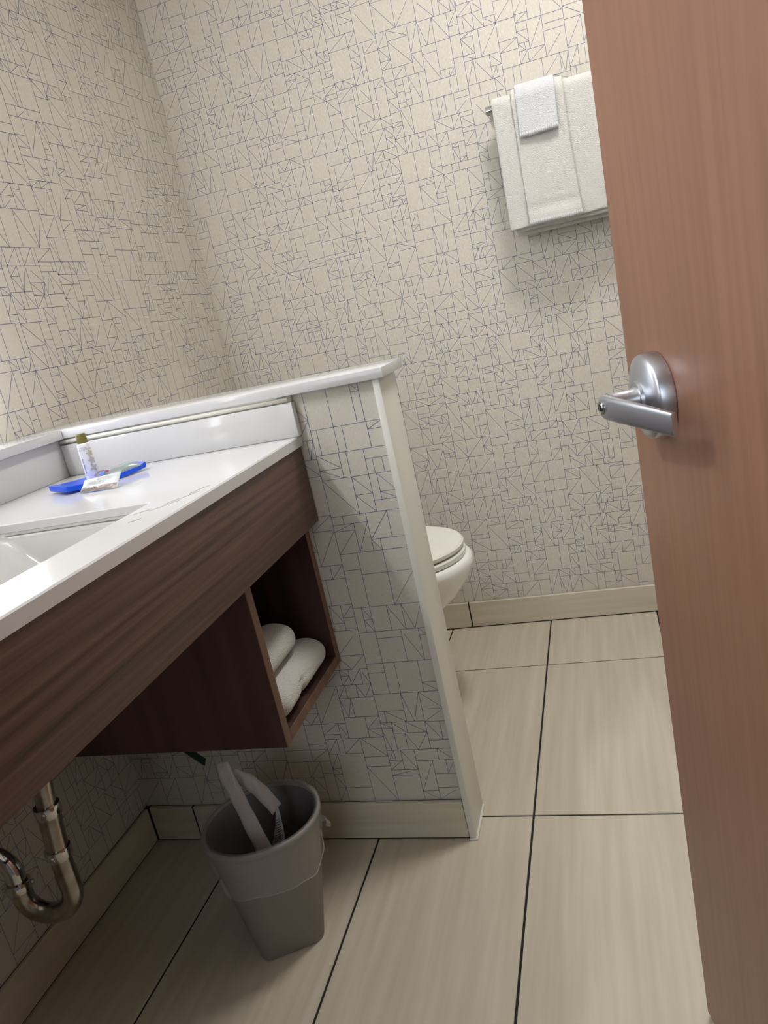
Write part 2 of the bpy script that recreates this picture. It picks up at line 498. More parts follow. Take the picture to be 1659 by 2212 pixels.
# ------------------------------------------------------------------ rolled towels in the cubby
def roll(name, label, cx, cz, rx, rz, y0, y1, tilt, seed, flap, groove=None):
    t = thing(name, (cx, (y0+y1)/2, cz-rz), label, 'towel', 'rolled towels in the cubby')
    rng = random.Random(seed)
    bm = bmesh.new(); rings = []; n = 44; N = 44
    for i in range(n+1):
        u = i/n; y = y0+(y1-y0)*u
        e0 = min(1, (u*(y1-y0))/0.03); e1 = min(1, ((1-u)*(y1-y0))/0.045)
        k = math.sqrt(max(0, 1-(1-e0)**2))*math.sqrt(max(0, 1-(1-e1)**2))
        k = max(k, 0.12)
        ring = []
        for j in range(N):
            a = 2*math.pi*j/N
            f = 1+0.03*noise.noise(Vector((math.cos(a)*2+seed, y*14, math.sin(a)*2)))
            if flap: f += 0.05*max(0, 1-abs(((a-flap+math.pi) % (2*math.pi))-math.pi)/0.5)
            if groove and math.sin(a) < 0.35: f -= 0.12*math.exp(-((y-groove)/0.013)**2)
            sag = -0.006 if math.sin(a) < -0.6 else 0
            ring.append(Vector((cx+rx*k*f*math.cos(a)+tilt*(u-0.5), y, max(cz+rz*k*f*math.sin(a), cz-rz*0.97))))
        rings.append(ring)
    loft(bm, rings)
    obj('rolled_body', bm, m_terry, t, smooth=True)
    # spiral end of the roll
    bm = bmesh.new(); pts = []
    for k in range(46):
        a = k*0.42; r = 0.2+0.62*k/46
        pts.append((cx-tilt*0.5+rx*r*math.cos(a)*0.9, y0+0.006+0.012*r, cz+rz*r*math.sin(a)*0.9))
    tube(bm, pts, 0.0022, 6)
    obj('spiral_end', bm, m_terry, t, smooth=True)
    return t
roll('rolled_towel', 'white rolled terry towel lying lower in the walnut cubby', 0.491, 0.4462, 0.044, 0.0282, -0.2590, -0.0215, 0.0, 3, 5.4, groove=-0.168)
roll('rolled_towel', 'white rolled terry towel stacked on top of the other in the cubby', 0.465, 0.5020, 0.044, 0.0290, -0.2600, -0.072, 0.0, 8, 0)

# ------------------------------------------------------------------ drain trap
tr = thing('sink_drain_trap', (0.15, -0.43, 0.26), 'worn chrome sink drain trap below the walnut apron', 'pipe')
r0 = 0.0155
top = Vector((0.196, -0.397, 0.57)); a1 = Vector((0.19, -0.4193, 0.3985)); a2 = Vector((0.19, -0.4279, 0.3290)); a3 = Vector((0.19, -0.4290, 0.2640))
down = (a3-a2).normalized()
bm = bmesh.new(); tube(bm, [Vector((0.41, -0.59, 0.692)), Vector((0.39, -0.57, 0.65)), Vector((0.24, -0.44, 0.615)), top, a1, a1+down*0.012], r0*0.94, 24); obj('tailpiece', bm, m_pipe, tr, smooth='auto')
bm = bmesh.new(); tube(bm, [a1+down*0.005, a2], r0*1.07, 24); obj('coupling', bm, m_pipe, tr, smooth='auto')
def nut(p, d, r, h, ears):
    bm = bmesh.new()
    lathe(bm, [(r*1.0, -h*0.5), (r*1.25, -h*0.5), (r*1.28, -h*0.32), (r*1.28, h*0.32), (r*1.22, h*0.5), (r*1.0, h*0.5)], p, d, 24)
    s, t = frame_of(Vector(d))
    n = obj('slip_nut', bm, m_chrome, tr, smooth='auto')
    if ears:
        for ang in ears:
            v = s*math.cos(ang)+t*math.sin(ang)
            bm = bmesh.new(); c = Vector(p)+v*r*1.42
            tube(bm, [c-v*0.006, c+v*0.001], 0.0042, 8)
            obj('lug', bm, m_chrome, n, smooth='auto')
    return n
nut(a1, down, r0, 0.018, (0.4, 3.6))
nut(a2, down, r0, 0.017, (0.2, 3.4))
# J bend towards the wall
Rb = 0.0415
UX = Vector((0.98, 0.196, 0)); cen = a3-UX*Rb; j = [a2+down*0.004, a3] + arc(cen, UX, (0, 0, -1), Rb, 0, math.pi, 14)[1:]
b3 = j[-1]; b2 = b3+Vector((0.0, 0.0, 0.021)); j.append(b2)
bm = bmesh.new(); tube(bm, j, r0*1.02, 24); obj('trap_bend', bm, m_pipe, tr, smooth='auto')
nut(b2-Vector((0, 0, 0.004)), (0, 0.1, 1), r0, 0.015, (1.0, 4.1))
Rc = 0.036
el = [b2-Vector((0, 0, 0.006)), b2+Vector((0, 0.001, 0.012))] + arc(b2+Vector((-Rc, 0.002, 0.014)), (1, 0, 0), (0, 0, 1), Rc, 0, math.pi/2, 8)[1:]
el.append(Vector((0.0105, el[-1].y, el[-1].z)))
bm = bmesh.new(); tube(bm, el, r0*0.96, 24); obj('wall_arm', bm, m_chrome, tr, smooth='auto')
bm = bmesh.new(); lathe(bm, [(0.016, 0), (0.036, 0), (0.034, 0.004), (0.018, 0.010), (0.0165, 0.010)], (0.0005, el[-1].y, el[-1].z), (1, 0, 0), 28); obj('escutcheon', bm, m_chrome, tr, smooth='auto')

# dark green strip hanging behind the cubby
bm = bmesh.new()
sheet(bm, lambda u, v: (0.094+0.153*u+0.006*v, -0.099-0.002*math.sin(3*u), 0.3975-0.144*u+0.014*(v-0.5)*min(1, 0.2+u*3)), 8, 2, 0.003)
g = obj('green_strip', bm, m_green, None, smooth=False, label='short dark green strip hanging below the walnut cubby', cat='strip')

# ------------------------------------------------------------------ waste bin, liner, wrapper
BX, BY, BR = 0.420, -0.2385, math.radians(30)
def bin_ring(z, grow=0.0, nn=10):
    t = min(max(z/0.235, 0), 1)
    hx = 0.056+(0.100-0.056)*(t**0.92); hy = 0.055+(0.092-0.055)*(t**0.92)
    r = 0.020+(0.0915-0.020)*(t**0.9)
    r = min(r, hy-0.0005)
    return sq_ring(BX+0.007*t-0.002, BY+0.001, z, hx+grow, hy+grow, r+grow, BR, nn)
wb = thing('waste_bin', (BX, BY, 0), 'grey plastic waste bin on the floor tiles below the cubby', 'bin')
bm = bmesh.new()
zs = [0.0025, 0.006, 0.02, 0.06, 0.1, 0.14, 0.18, 0.21, 0.232]
rg = [bin_ring(0.0006, -0.004)] + [bin_ring(z) for z in zs] + [bin_ring(0.235, -0.001)] + [bin_ring(z, -0.0035) for z in (0.232, 0.18, 0.1, 0.02, 0.006)]
loft(bm, rg)
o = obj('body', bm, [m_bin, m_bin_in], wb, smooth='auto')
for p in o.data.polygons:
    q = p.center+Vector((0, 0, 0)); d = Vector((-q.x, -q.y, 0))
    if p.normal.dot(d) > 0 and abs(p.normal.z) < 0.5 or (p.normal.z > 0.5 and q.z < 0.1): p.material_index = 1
bm = bmesh.new(); loft(bm, [bin_ring(0.226, 0.0), bin_ring(0.2265, 0.0026), bin_ring(0.2345, 0.003), bin_ring(0.2375, 0.001), bin_ring(0.2372, -0.002), bin_ring(0.2345, -0.0028)], cap0=False, cap1=False)
obj('rolled_rim', bm, m_bin, wb, smooth=True)

bl = thing('bin_liner', (BX, BY, 0.02), 'thin translucent plastic liner folded over the grey bin rim', 'bag')
def hem(a):   # lower edge of the outside skirt
    return 0.158 + 0.014*math.sin(a+0.2) + 0.006*math.sin(3*a+1) + 0.0025*math.sin(9*a)
bm = bmesh.new()
nz = 12; ringN = len(bin_ring(0.1))
def skirt(i, k):
    a = 2*math.pi*i/ringN
    z = 0.2395-(0.2395-hem(a))*k/nz
    P = bin_ring(z if z > 0 else 0)
    c = Vector((BX+0.005, BY, z)); d = (P[i]-c); dn = d.normalized()
    w = 0.0042+0.0028*noise.noise(Vector((math.cos(a)*2.5, math.sin(a)*2.5, z*20)))+0.0022*k/nz*abs(noise.noise(Vector((a*3, 4, z*9))))
    return P[i]+dn*w
rings = [[skirt(i, k) for i in range(ringN)] for k in range(nz, -1, -1)]
for z, gk in ((0.2405, -0.001), (0.238, -0.0052), (0.22, -0.0065), (0.19, -0.008), (0.14, -0.011), (0.08, -0.012), (0.03, -0.010), (0.012, -0.012)):
    P = bin_ring(z, gk)
    c = Vector((BX+0.005, BY, z))
    rings.append([p+(p-c).normalized()*0.0045*noise.noise(Vector((p.x*40, p.y*40, z*10)))*(z < 0.235) for p in P])
loft(bm, rings, cap0=False, cap1=True)
obj('film', bm, m_bag, bl, smooth=True)
bm = bmesh.new()
for dr in (0.0, 0.004):
    hp = [Vector(skirt(i % ringN, nz-0.0)) for i in range(ringN)]
hp = [Vector(skirt(i % ringN, nz))+(Vector(skirt(i % ringN, nz))-Vector((BX, BY, 0.15))).normalized()*0.0006 for i in range(ringN+1)]
tube(bm, hp, 0.0009, 6, cap=False)
obj('hem', bm, m_bag, bl, smooth=True)
bm = bmesh.new()
ear = catmull([(0.513, -0.2035, 0.2130), (0.520, -0.2030, 0.2140), (0.5275, -0.2025, 0.2085), (0.5280, -0.2040, 0.2000), (0.5255, -0.2045, 0.1940)], 5)
sheet(bm, lambda u, v: ear[min(int(u*(len(ear)-1)+1e-6), len(ear)-1)] + Vector((-0.003*math.sin(5*v), 0.004*(v-0.5), -0.016*v*(1-0.5*u))), len(ear)-1, 5, 0.0006)
obj('knotted_ear', bm, m_bag, bl, smooth=True)

wr = thing('plastic_wrapper', (0.42, -0.24, 0.18), 'looped clear plastic wrapper strip standing in the lined bin', 'wrapper')
def ribbon(name, pts, wdir, width, mat, n=8, ph=0.0, parent=wr, nv=4, taper=None):
    P = catmull(pts, n); N = len(P)-1
    wd = Vector(wdir).normalized()
    bm = bmesh.new()
    def f(u, v):
        i = min(int(round(u*N)), N)
        wdt = width*(taper(u) if taper else 1)
        return P[i]+wd*wdt*(v-0.5)+FWD*0.0022*math.sin(3.2*v+4*u+ph)+FWD*0.0012*math.sin(23*u+5*v)+Vector((0, 0, 0.0008*math.sin(17*u+ph)))
    sheet(bm, f, N, nv, 0.0005)
    return obj(name, bm, mat, parent, smooth=True)
ribbon('strip', [(0.3765, -0.2275, 0.3395), (0.3830, -0.2350, 0.316), (0.3984, -0.2424, 0.2689), (0.4119, -0.2495, 0.2277), (0.4285, -0.2577, 0.1780)], RGT*0.91+UPV*0.40, 0.0262, m_wrap, 9, 0.3, taper=lambda u: 0.75+0.25*min(1, u*4))
ribbon('strip', [(0.3800, -0.2250, 0.3130), (0.3925, -0.2165, 0.3005), (0.4105, -0.2132, 0.2860), (0.4300, -0.2137, 0.2600), (0.4455, -0.2150, 0.2345)], RGT*0.62+UPV*0.78, 0.030, m_wrap, 9, 1.3, taper=lambda u: 1.0-0.25*u)
lab = ribbon('printed_tab', [(0.4462, -0.2145, 0.2380), (0.4453, -0.2222, 0.2098), (0.4420, -0.2288, 0.1868), (0.4340, -0.2370, 0.1660)], (0.92, 0.2, 0.3), 0.024, m_tag, 6, 0.0, taper=lambda u: 0.18+0.95*min(1, u*1.3))
bm = bmesh.new()
for k in range(13):
    u = 0.22+0.055*k
    P = catmull([(0.4462, -0.2145, 0.2380), (0.4453, -0.2222, 0.2098), (0.4420, -0.2288, 0.1868), (0.4340, -0.2370, 0.1660)], 20)
    c = P[min(int(u*(len(P)-1)), len(P)-1)]-FWD*0.0052
    ww = 0.024*(0.18+0.95*min(1, u*1.3))*0.36
    d = Vector((0.92, 0.2, 0.3)).normalized()
    tube(bm, [c-d*ww, c-d*ww*0.3*(k % 3), c+d*ww*(0.6+0.4*(k % 2))], 0.0006, 5)
obj('print_lines', bm, m_black, lab, kind='stuff')

# ------------------------------------------------------------------ toilet beyond the half wall
tl = thing('toilet', (0.4, 0.50, 0.0), 'white toilet with closed lid showing past the half wall post', 'toilet')
TY = 0.5
def egg(xb, xf, hw, z, n=44, dx=0.0):
    """egg outline: blunt back at xb, round front at xf"""
    P = []
    cx = xb+(xf-xb)*0.48
    for k in range(n):
        a = 2*math.pi*k/n
        c, s = math.cos(a), math.sin(a)
        L = (xf-cx) if c > 0 else (cx-xb)
        P.append(Vector((cx+L*(abs(c)**0.92)*(1 if c > 0 else -1)+dx, TY+hw*(abs(s)**0.95)*(1 if s > 0 else -1), z)))
    return P
bm = bmesh.new()
loft(bm, [egg(0.20, 0.50, 0.098, 0.001), egg(0.20, 0.505, 0.10, 0.02), egg(0.20, 0.50, 0.095, 0.10), egg(0.19, 0.525, 0.10, 0.18), egg(0.185, 0.60, 0.125, 0.25), egg(0.18, 0.672, 0.16, 0.31),
          egg(0.178, 0.708, 0.182, 0.355), egg(0.175, 0.720, 0.188, 0.385), egg(0.175, 0.719, 0.188, 0.398), egg(0.177, 0.712, 0.182, 0.405), egg(0.2, 0.685, 0.155, 0.405), egg(0.24, 0.65, 0.12, 0.37), egg(0.3, 0.58, 0.07, 0.28)])
obj('bowl', bm, m_ceramic, tl, smooth=True)
bm = bmesh.new(); loft(bm, [egg(0.19, 0.698, 0.176, 0.4072), egg(0.187, 0.705, 0.181, 0.4085), egg(0.187, 0.706, 0.182, 0.4185), egg(0.19, 0.703, 0.179, 0.4225), egg(0.25, 0.64, 0.12, 0.4225)])
obj('seat', bm, m_seat, tl, smooth='auto')
bm = bmesh.new(); loft(bm, [egg(0.19, 0.695, 0.173, 0.4265), egg(0.187, 0.703, 0.179, 0.428), egg(0.187, 0.704, 0.180, 0.4365), egg(0.192, 0.699, 0.175, 0.4415), egg(0.23, 0.66, 0.14, 0.4445), egg(0.32, 0.56, 0.06, 0.4455)])
obj('lid', bm, m_seat, tl, smooth='auto')
bm = bmesh.new(); loft(bm, [rr(0.016, 0.205, TY-0.2, TY+0.2, 0.03, 0.40), rr(0.012, 0.21, TY-0.21, TY+0.21, 0.03, 0.46), rr(0.012, 0.215, TY-0.215, TY+0.215, 0.03, 0.755)])
obj('tank', bm, m_ceramic, tl, smooth='auto')
bm = bmesh.new(); loft(bm, [rr(0.01, 0.222, TY-0.222, TY+0.222, 0.03, 0.756), rr(0.01, 0.224, TY-0.224, TY+0.224, 0.03, 0.785), rr(0.02, 0.214, TY-0.214, TY+0.214, 0.03, 0.795)])
obj('tank_lid', bm, m_ceramic, tl, smooth='auto')
bm = bmesh.new(); tube(bm, [(0.213, TY-0.15, 0.70), (0.232, TY-0.15, 0.70)], 0.008, 12); tube(bm, [(0.230, TY-0.15, 0.70), (0.236, TY-0.11, 0.695), (0.236, TY-0.07, 0.69)], [0.006, 0.006, 0.007], 10)
obj('flush_lever', bm, m_chrome, tl, smooth='auto')
for s in (-0.07, 0.07):
    bm = bmesh.new(); tube(bm, [(0.2, TY+s-0.02, 0.428), (0.2, TY+s+0.02, 0.428)], 0.010, 12)
    obj('lid_hinge', bm, m_seat, tl, smooth='auto')

# ------------------------------------------------------------------ towel bar and hanging towels
BARY, BARZ = B-0.064, 1.4205
tb = thing('towel_bar', (1.2, B, BARZ), 'chrome towel bar fixed to the back wall behind the white towels', 'rail')
bm = bmesh.new(); lathe(bm, [(0.0, 0), (0.0100, 0), (0.0112, 0.001), (0.0112, 0.639), (0.0100, 0.64), (0.0, 0.64)], (0.8875, BARY, BARZ), (1, 0, 0), 24)
obj('bar', bm, m_chrome, tb, smooth='auto')
for px in (0.922, 1.498):
    bm = bmesh.new(); lathe(bm, [(0.0, -0.0005), (0.030, -0.0005), (0.030, -0.008), (0.027, -0.0115), (0.012, -0.009), (0.0095, -0.02), (0.0085, -0.05), (0.0085, -0.064)], (px, B, BARZ), (0, 1, 0), 28)
    obj('bracket', bm, m_chrome, tb, smooth='auto')

def drape(x0, x1, zf, zb, rad, thick, seed, wav=0.003, skew=0.0, flare=0.0, hump=None, layers=0.0):
    """a towel hung over the bar: front panel, fold over the bar, back panel"""
    nu, nv = 44, 84
    top = BARZ
    Lf = top-zf; Lb = top-zb; A = math.pi*rad
    tot = Lf+A+Lb
    def f(u, v):
        s = v*tot
        x = x0+(x1-x0)*u
        if s < Lf:
            z = zf+s; y = BARY-rad; k = 1-s/Lf
            x += flare*k**2.5*(u-0.0)+skew*k
            w = wav*k*(noise.noise(Vector((x*16, z*5, seed)))+0.5*noise.noise(Vector((x*40, z*12, seed+5))))
            y -= abs(w)*1.3+0.004*k+0.002*math.sin(3*u+seed)*k
            if hump: y -= hump(u, z)
            z += 0.0035*noise.noise(Vector((x*12, seed, 1)))*k
            return (x, y, z)
        if s < Lf+A:
            a = (s-Lf)/rad
            return (x, BARY-rad*math.cos(a), top+rad*math.sin(a))
        q = s-Lf-A; k = q/Lb
        w = wav*k*noise.noise(Vector((x*12, q*6, seed+9)))
        return (x, min(BARY+rad+w, B-0.003), top-q+0.003*noise.noise(Vector((x*10, seed, 3)))*k)
    bm = bmesh.new()
    sheet(bm, f, nu, nv, -thick if False else thick)
    return bm, f
def rounded(o, w=0.003):
    md = o.modifiers.new('soft', 'BEVEL'); md.width = w; md.segments = 2; md.limit_method = 'ANGLE'; md.angle_limit = math.radians(50)

# bath towel (folded lengthways, so the left edge shows its layers)
bt = thing('bath_towel', (1.05, BARY, 1.12), 'large white bath towel hanging on the chrome bar beneath the smaller towels', 'towel', 'towels on the bar')
bm, f = drape(0.9045, 1.262, 1.1285, 1.135, 0.0235, 0.0095, 2.0, 0.0050)
o = obj('outer_fold', bm, m_terry, bt, smooth=True); rounded(o)
bm, f = drape(0.9165, 1.258, 1.1215, 1.112, 0.0136, 0.0014, 4.0, 0.0)
def inner(u, v, f=f): return f(u, v)
o = obj('inner_fold', bm, m_terry, bt, smooth=True)
ht = thing('hand_towel', (1.02, BARY, 1.13), 'white hand towel with woven border draped over the bath towel', 'towel', 'towels on the bar')
def band(u, z):
    d = 0.0
    if 1.160 < z < 1.176: d -= 0.0018
    if z < 1.160: d += 0.0035*min(1, (1.160-z)/0.01)
    return d + 0.0028*max(0, noise.noise(Vector((u*5, z*9, 3))))
bm, f = drape(0.9535, 1.0780, 1.1305, 1.20, 0.0320, 0.0075, 7.0, 0.0045, 0.0, 0.008, band)
o = obj('cloth', bm, m_terry, ht, smooth=True); rounded(o)
def fringe(f, parent, n, z_off, length, y_off=0.0):
    bm = bmesh.new()
    for k in range(n):
        u = (k+0.5)/n
        p = Vector(f(u, 0.0)); q = Vector(f(u, 0.055))
        d = (p-q).normalized()
        tube(bm, [p+Vector((0, -0.0006, 0))-d*length, p+Vector((0, -0.0016, 0))-d*length*0.5, p+Vector((0, 0.0008, 0))+d*0.0015], [0.0014, 0.0024, 0.0014], 6)
    return obj('hem_stitching', bm, m_terry2, parent, smooth=True)
fringe(f, ht, 24, 0, 0.011)
wc = thing('washcloth', (1.0, BARY, 1.34), 'small white washcloth folded over the top of the hand towel', 'towel', 'towels on the bar')
bm, f = drape(0.9650, 1.0590, 1.3345, 1.345, 0.0396, 0.0068, 12.0, 0.0028, -0.003)
o = obj('cloth', bm, m_terry2, wc, smooth=True); rounded(o)
fringe(f, wc, 18, 0, 0.010)

# ------------------------------------------------------------------ things on the counter
ty = thing('soap_tray', (0.25, -0.14, ZT), 'translucent blue curved plastic tray lying on the white countertop', 'tray')
TO = Vector((0.243, -0.220, 0)); TU = Vector((0.497, 0.868, 0)); TV = Vector((-0.868, 0.497, 0))*0.98
TL, TW = 0.147, 0.084
def tray_pt(u, v, lift=0.0):
    cu = 2*u-1
    w = 1-0.10*abs(cu)**3
    vv = 0.5+(v-0.5)*w
    ends = 0.0052*abs(cu)**2.2
    # round the corners of the plan a little
    uu = 0.5+0.5*cu*(1-0.035*abs(2*v-1)**6)
    return TO+TU*(uu*TL)+TV*(vv*TW)+Vector((0, 0, ZT+0.0004+ends+lift))
bm = bmesh.new()
nu, nv = 28, 12
Ft = [[bm.verts.new(tray_pt(i/nu, j/nv, 0.0088-0.0022*(1-abs(2*j/nv-1)**3)*(1-abs(2*i/nu-1)**4))) for j in range(nv+1)] for i in range(nu+1)]
Fb = [[bm.verts.new(tray_pt(i/nu, j/nv)+(TO+TU*TL/2+TV*TW/2+Vector((0, 0, ZT))-tray_pt(i/nu, j/nv))*0.03*Vector((1, 1, 0)).length*0.0) for j in range(nv+1)] for i in range(nu+1)]
for i in range(nu):
    for j in range(nv):
        bm.faces.new((Ft[i][j], Ft[i+1][j], Ft[i+1][j+1], Ft[i][j+1]))
        bm.faces.new((Fb[i][j], Fb[i][j+1], Fb[i+1][j+1], Fb[i+1][j]))
for i in range(nu):
    bm.faces.new((Ft[i][0], Fb[i][0], Fb[i+1][0], Ft[i+1][0])); bm.faces.new((Ft[i][nv], Ft[i+1][nv], Fb[i+1][nv], Fb[i][nv]))
for j in range(nv):
    bm.faces.new((Ft[0][j], Ft[0][j+1], Fb[0][j+1], Fb[0][j])); bm.faces.new((Ft[nu][j], Fb[nu][j], Fb[nu][j+1], Ft[nu][j+1]))
o = obj('dish', bm, m_blue, ty, smooth='auto')
md = o.modifiers.new('soft', 'BEVEL'); md.width = 0.0008; md.segments = 2; md.limit_method = 'ANGLE'; md.angle_limit = math.radians(45)

BZ = ZT+0.0004+0.0069
bo = thing('lotion_bottle', (0.2395, -0.1425, BZ), 'small white lotion bottle with olive cap standing on the blue tray', 'bottle')
bc = Vector((0.2395, -0.1425, BZ)); BRAD = 0.0116
bm = bmesh.new(); lathe(bm, [(0, 0), (0.0100, 0), (0.0114, 0.001), (0.0118, 0.004), (0.0116, 0.045), (0.0112, 0.058), (0.0105, 0.0615), (0.0088, 0.0628), (0, 0.0628)], bc, (0, 0, 1), 40)
obj('body', bm, m_bottle, bo, smooth='auto')
bm = bmesh.new(); lathe(bm, [(0, 0.0629), (0.0086, 0.0629), (0.0088, 0.0635), (0.0083, 0.0775), (0.0076, 0.0785), (0, 0.0787)], bc, (0, 0, 1), 40)
obj('cap', bm, m_olive, bo, smooth='auto')
ca = math.atan2(-1.223+0.1425, 1.068-0.2395)      # bearing of the label side

def wrap(P, a0, z0, rad, up=0.0):
    """flat label coords (x along the girth, y up) on to the bottle"""
    out = []
    for x, y in P:
        a = a0 + x/rad
        out.append(bc+Vector((math.cos(a)*(rad+0.00025), math.sin(a)*(rad+0.00025), z0+y)))
    return out
def text_flat(s, size):
    cu = bpy.data.curves.new('t', 'FONT'); cu.body = s; cu.size = size; cu.align_x = 'CENTER'; cu.align_y = 'CENTER'; cu.resolution_u = 2
    ob = bpy.data.objects.new('t', cu); COL.objects.link(ob)
    dg = bpy.context.evaluated_depsgraph_get()
    me = bpy.data.meshes.new_from_object(ob.evaluated_get(dg))
    bpy.data.objects.remove(ob, do_unlink=True); bpy.data.curves.remove(cu)
    return me
def label_text(s, size, a0, z0, mat, rot=False, parent=bo, rad=0.0117):
    me = text_flat(s, size)
    for v in me.vertices:
        x, y = v.co.x, v.co.y
        if rot: x, y = y, -x
        a = a0+x/rad
        v.co = bc+Vector((math.cos(a)*(rad+0.0002), math.sin(a)*(rad+0.0002), z0+y))
    return link('lettering', me, mat, parent)
label_text('soothing', 0.0032, ca-0.25, 0.0560, m_greyprint, rad=0.0115)
label_text('body LOTION', 0.0042, ca-0.22, 0.0525, m_greyprint, rad=0.0116)
label_text('Basic Elements', 0.0042, ca-0.80, 0.0255, m_black, rot=True, rad=0.0118)
def leafprint(a0, z0, r, mat, n):
    bm = bmesh.new()
    for k in range(n):
        th = k*2*math.pi/n+0.5
        P = []
        for q in range(13):
            t = q/12; w = 0.30*math.sin(math.pi*t)*r
            P.append((r*t, w))
        P += [(x, -w) for x, w in P[-2:0:-1]]
        P = [(x*math.cos(th)-w*math.sin(th), x*math.sin(th)+w*math.cos(th)) for x, w in P]
        try: bm.faces.new([bm.verts.new(p) for p in wrap(P, a0, z0, 0.0118)])
        except ValueError: pass
    obj('leaf_print', bm, mat, bo)
leafprint(ca+0.48, 0.0450, 0.0066, m_leaf2, 5)
leafprint(ca+0.50, 0.0330, 0.0072, m_leaf, 5)
leafprint(ca+0.46, 0.0205, 0.0078, m_leaf, 4)
leafprint(ca+0.62, 0.0085, 0.0066, m_leaf, 2)

def pillow(name, label, c00, c10, c11, c01, puff, mat, nu=20, nv=14, seed=0.0, group='soap sachets on the tray'):
    """puffed sachet between four corner points"""
    c = [Vector(p) for p in (c00, c10, c11, c01)]
    n = (c[1]-c[0]).cross(c[3]-c[0]).normalized()
    if n.z < 0: n = -n
    def base(u, v): return c[0]*(1-u)*(1-v)+c[1]*u*(1-v)+c[2]*u*v+c[3]*(1-u)*v
    def h(u, v):
        e = max(0, min(u, 1-u)/0.12); g = max(0, min(v, 1-v)/0.2)
        k = min(1, e)**0.7*min(1, g)**0.6
        return k*puff*(1+0.25*noise.noise(Vector((u*4, v*4, seed))))+0.0006*noise.noise(Vector((u*14, v*14, seed)))
    t = thing(name, (c[0]+c[1]+c[2]+c[3])/4, label, 'sachet', group)
    bm = bmesh.new()
    F = [[bm.verts.new(base(i/nu, j/nv)+n*h(i/nu, j/nv)) for j in range(nv+1)] for i in range(nu+1)]
    K = [[bm.verts.new(base(i/nu, j/nv)-n*0.0006) for j in range(nv+1)] for i in range(nu+1)]
    for i in range(nu):
        for j in range(nv):
            bm.faces.new((F[i][j], F[i+1][j], F[i+1][j+1], F[i][j+1])); bm.faces.new((K[i][j], K[i][j+1], K[i+1][j+1], K[i+1][j]))
    for i in range(nu):
        bm.faces.new((F[i][0], K[i][0], K[i+1][0], F[i+1][0])); bm.faces.new((F[i][nv], F[i+1][nv], K[i+1][nv], K[i][nv]))
    for j in range(nv):
        bm.faces.new((F[0][j], F[0][j+1], K[0][j+1], K[0][j])); bm.faces.new((F[nu][j], K[nu][j], K[nu][j+1], F[nu][j+1]))
    obj('foil_pouch', bm, mat, t, smooth=True)
    def surf(u, v, e=0.0004): return base(u, v)+n*(h(u, v)+e)
    return t, surf
def strip_on(t, surf, u0, u1, v0, v1, mat, name, n=10):
    bm = bmesh.new()
    for i in range(n):
        for k in range(3):
            q = [(u0+(u1-u0)*a/n, v0+(v1-v0)*b/3) for a, b in ((i, k), (i+1, k), (i+1, k+1), (i, k+1))]
            bm.faces.new([bm.verts.new(surf(*p)) for p in q])
    bmesh.ops.remove_doubles(bm, verts=bm.verts, dist=1e-6)
    return obj(name, bm, mat, t)
t, sf = pillow('soap_sachet', 'flat pale sachet with taupe lower band leaning on the front of the blue tray', (0.2664, -0.2217, 0.8352), (0.3378, -0.2261, 0.8352), (0.3305, -0.1925, 0.8540), (0.2725, -0.2085, 0.8520), 0.0022, m_foil, seed=2.0)
strip_on(t, sf, 0.01, 0.99, 0.01, 0.30, m_brown, 'lower_band')
bm = bmesh.new()
rng = random.Random(4)
for row, (v, u0, u1) in enumerate(((0.82, 0.42, 0.72), (0.72, 0.40, 0.86), (0.62, 0.22, 0.80), (0.52, 0.20, 0.66), (0.44, 0.30, 0.60))):
    u = u0
    while u < u1:
        w = rng.uniform(0.025, 0.07)
        for k in range(3):
            q = [(u+w*k/3, v), (u+w*(k+1)/3, v), (u+w*(k+1)/3, v+0.045), (u+w*k/3, v+0.045)]
            bm.faces.new([bm.verts.new(sf(a, b, 0.0006)) for a, b in q])
        u += w+0.018
obj('faint_print', bm, m_leaf, t, kind='stuff')
bm = bmesh.new()
for u, w in ((0.28, 0.05), (0.35, 0.04), (0.41, 0.03), (0.46, 0.06), (0.54, 0.04)):
    for k in range(3):
        q = [(u+w*k/3, 0.215), (u+w*(k+1)/3, 0.215), (u+w*(k+1)/3, 0.255), (u+w*k/3, 0.255)]
        bm.faces.new([bm.verts.new(sf(a, b, 0.0007)) for a, b in q])
obj('white_print', bm, m_foil, t, kind='stuff')
t, sf = pillow('soap_sachet', 'plump sage sachet with magenta stripe lying behind the bottle on the blue tray', (0.2775, -0.1520, 0.8425), (0.3095, -0.1020, 0.8450), (0.2790, -0.0840, 0.8450), (0.2440, -0.1250, 0.8425), 0.0085, m_foil2, seed=6.0)
strip_on(t, sf, 0.06, 0.10, 0.02, 0.98, m_pink, 'magenta_stripe', 3)
strip_on(t, sf, 0.10, 0.13, 0.02, 0.98, m_foil, 'white_stripe', 3)

# ------------------------------------------------------------------ door with lever
P0 = Vector((1.0961, -0.3604, 0.008)); DU = Vector((0.28487, -0.95857, 0)); DN = Vector((-0.95857, -0.28487, 0))
LEAN = 0.003
def dp(s, z, off):     # point on the door: s from latch edge, z height, off towards the room
    return P0 + DU*s + Vector((0, 0, z-P0.z)) + DN*(off-LEAN*z)
DW, DH, DT = 0.86, 2.05, 0.044
door = None
bm = bmesh.new()
vs = [bm.verts.new(dp(s, z, o_)) for s in (0, DW) for z in (0.008, DH) for o_ in (0, -DT)]
for a, b, c, d in ((0, 1, 3, 2), (4, 6, 7, 5), (0, 4, 5, 1), (2, 3, 7, 6), (0, 2, 6, 4), (1, 5, 7, 3)):
    bm.faces.new((vs[a], vs[b], vs[c], vs[d]))
bmesh.ops.bevel(bm, geom=list(bm.edges), offset=0.0015, segments=2, affect='EDGES')
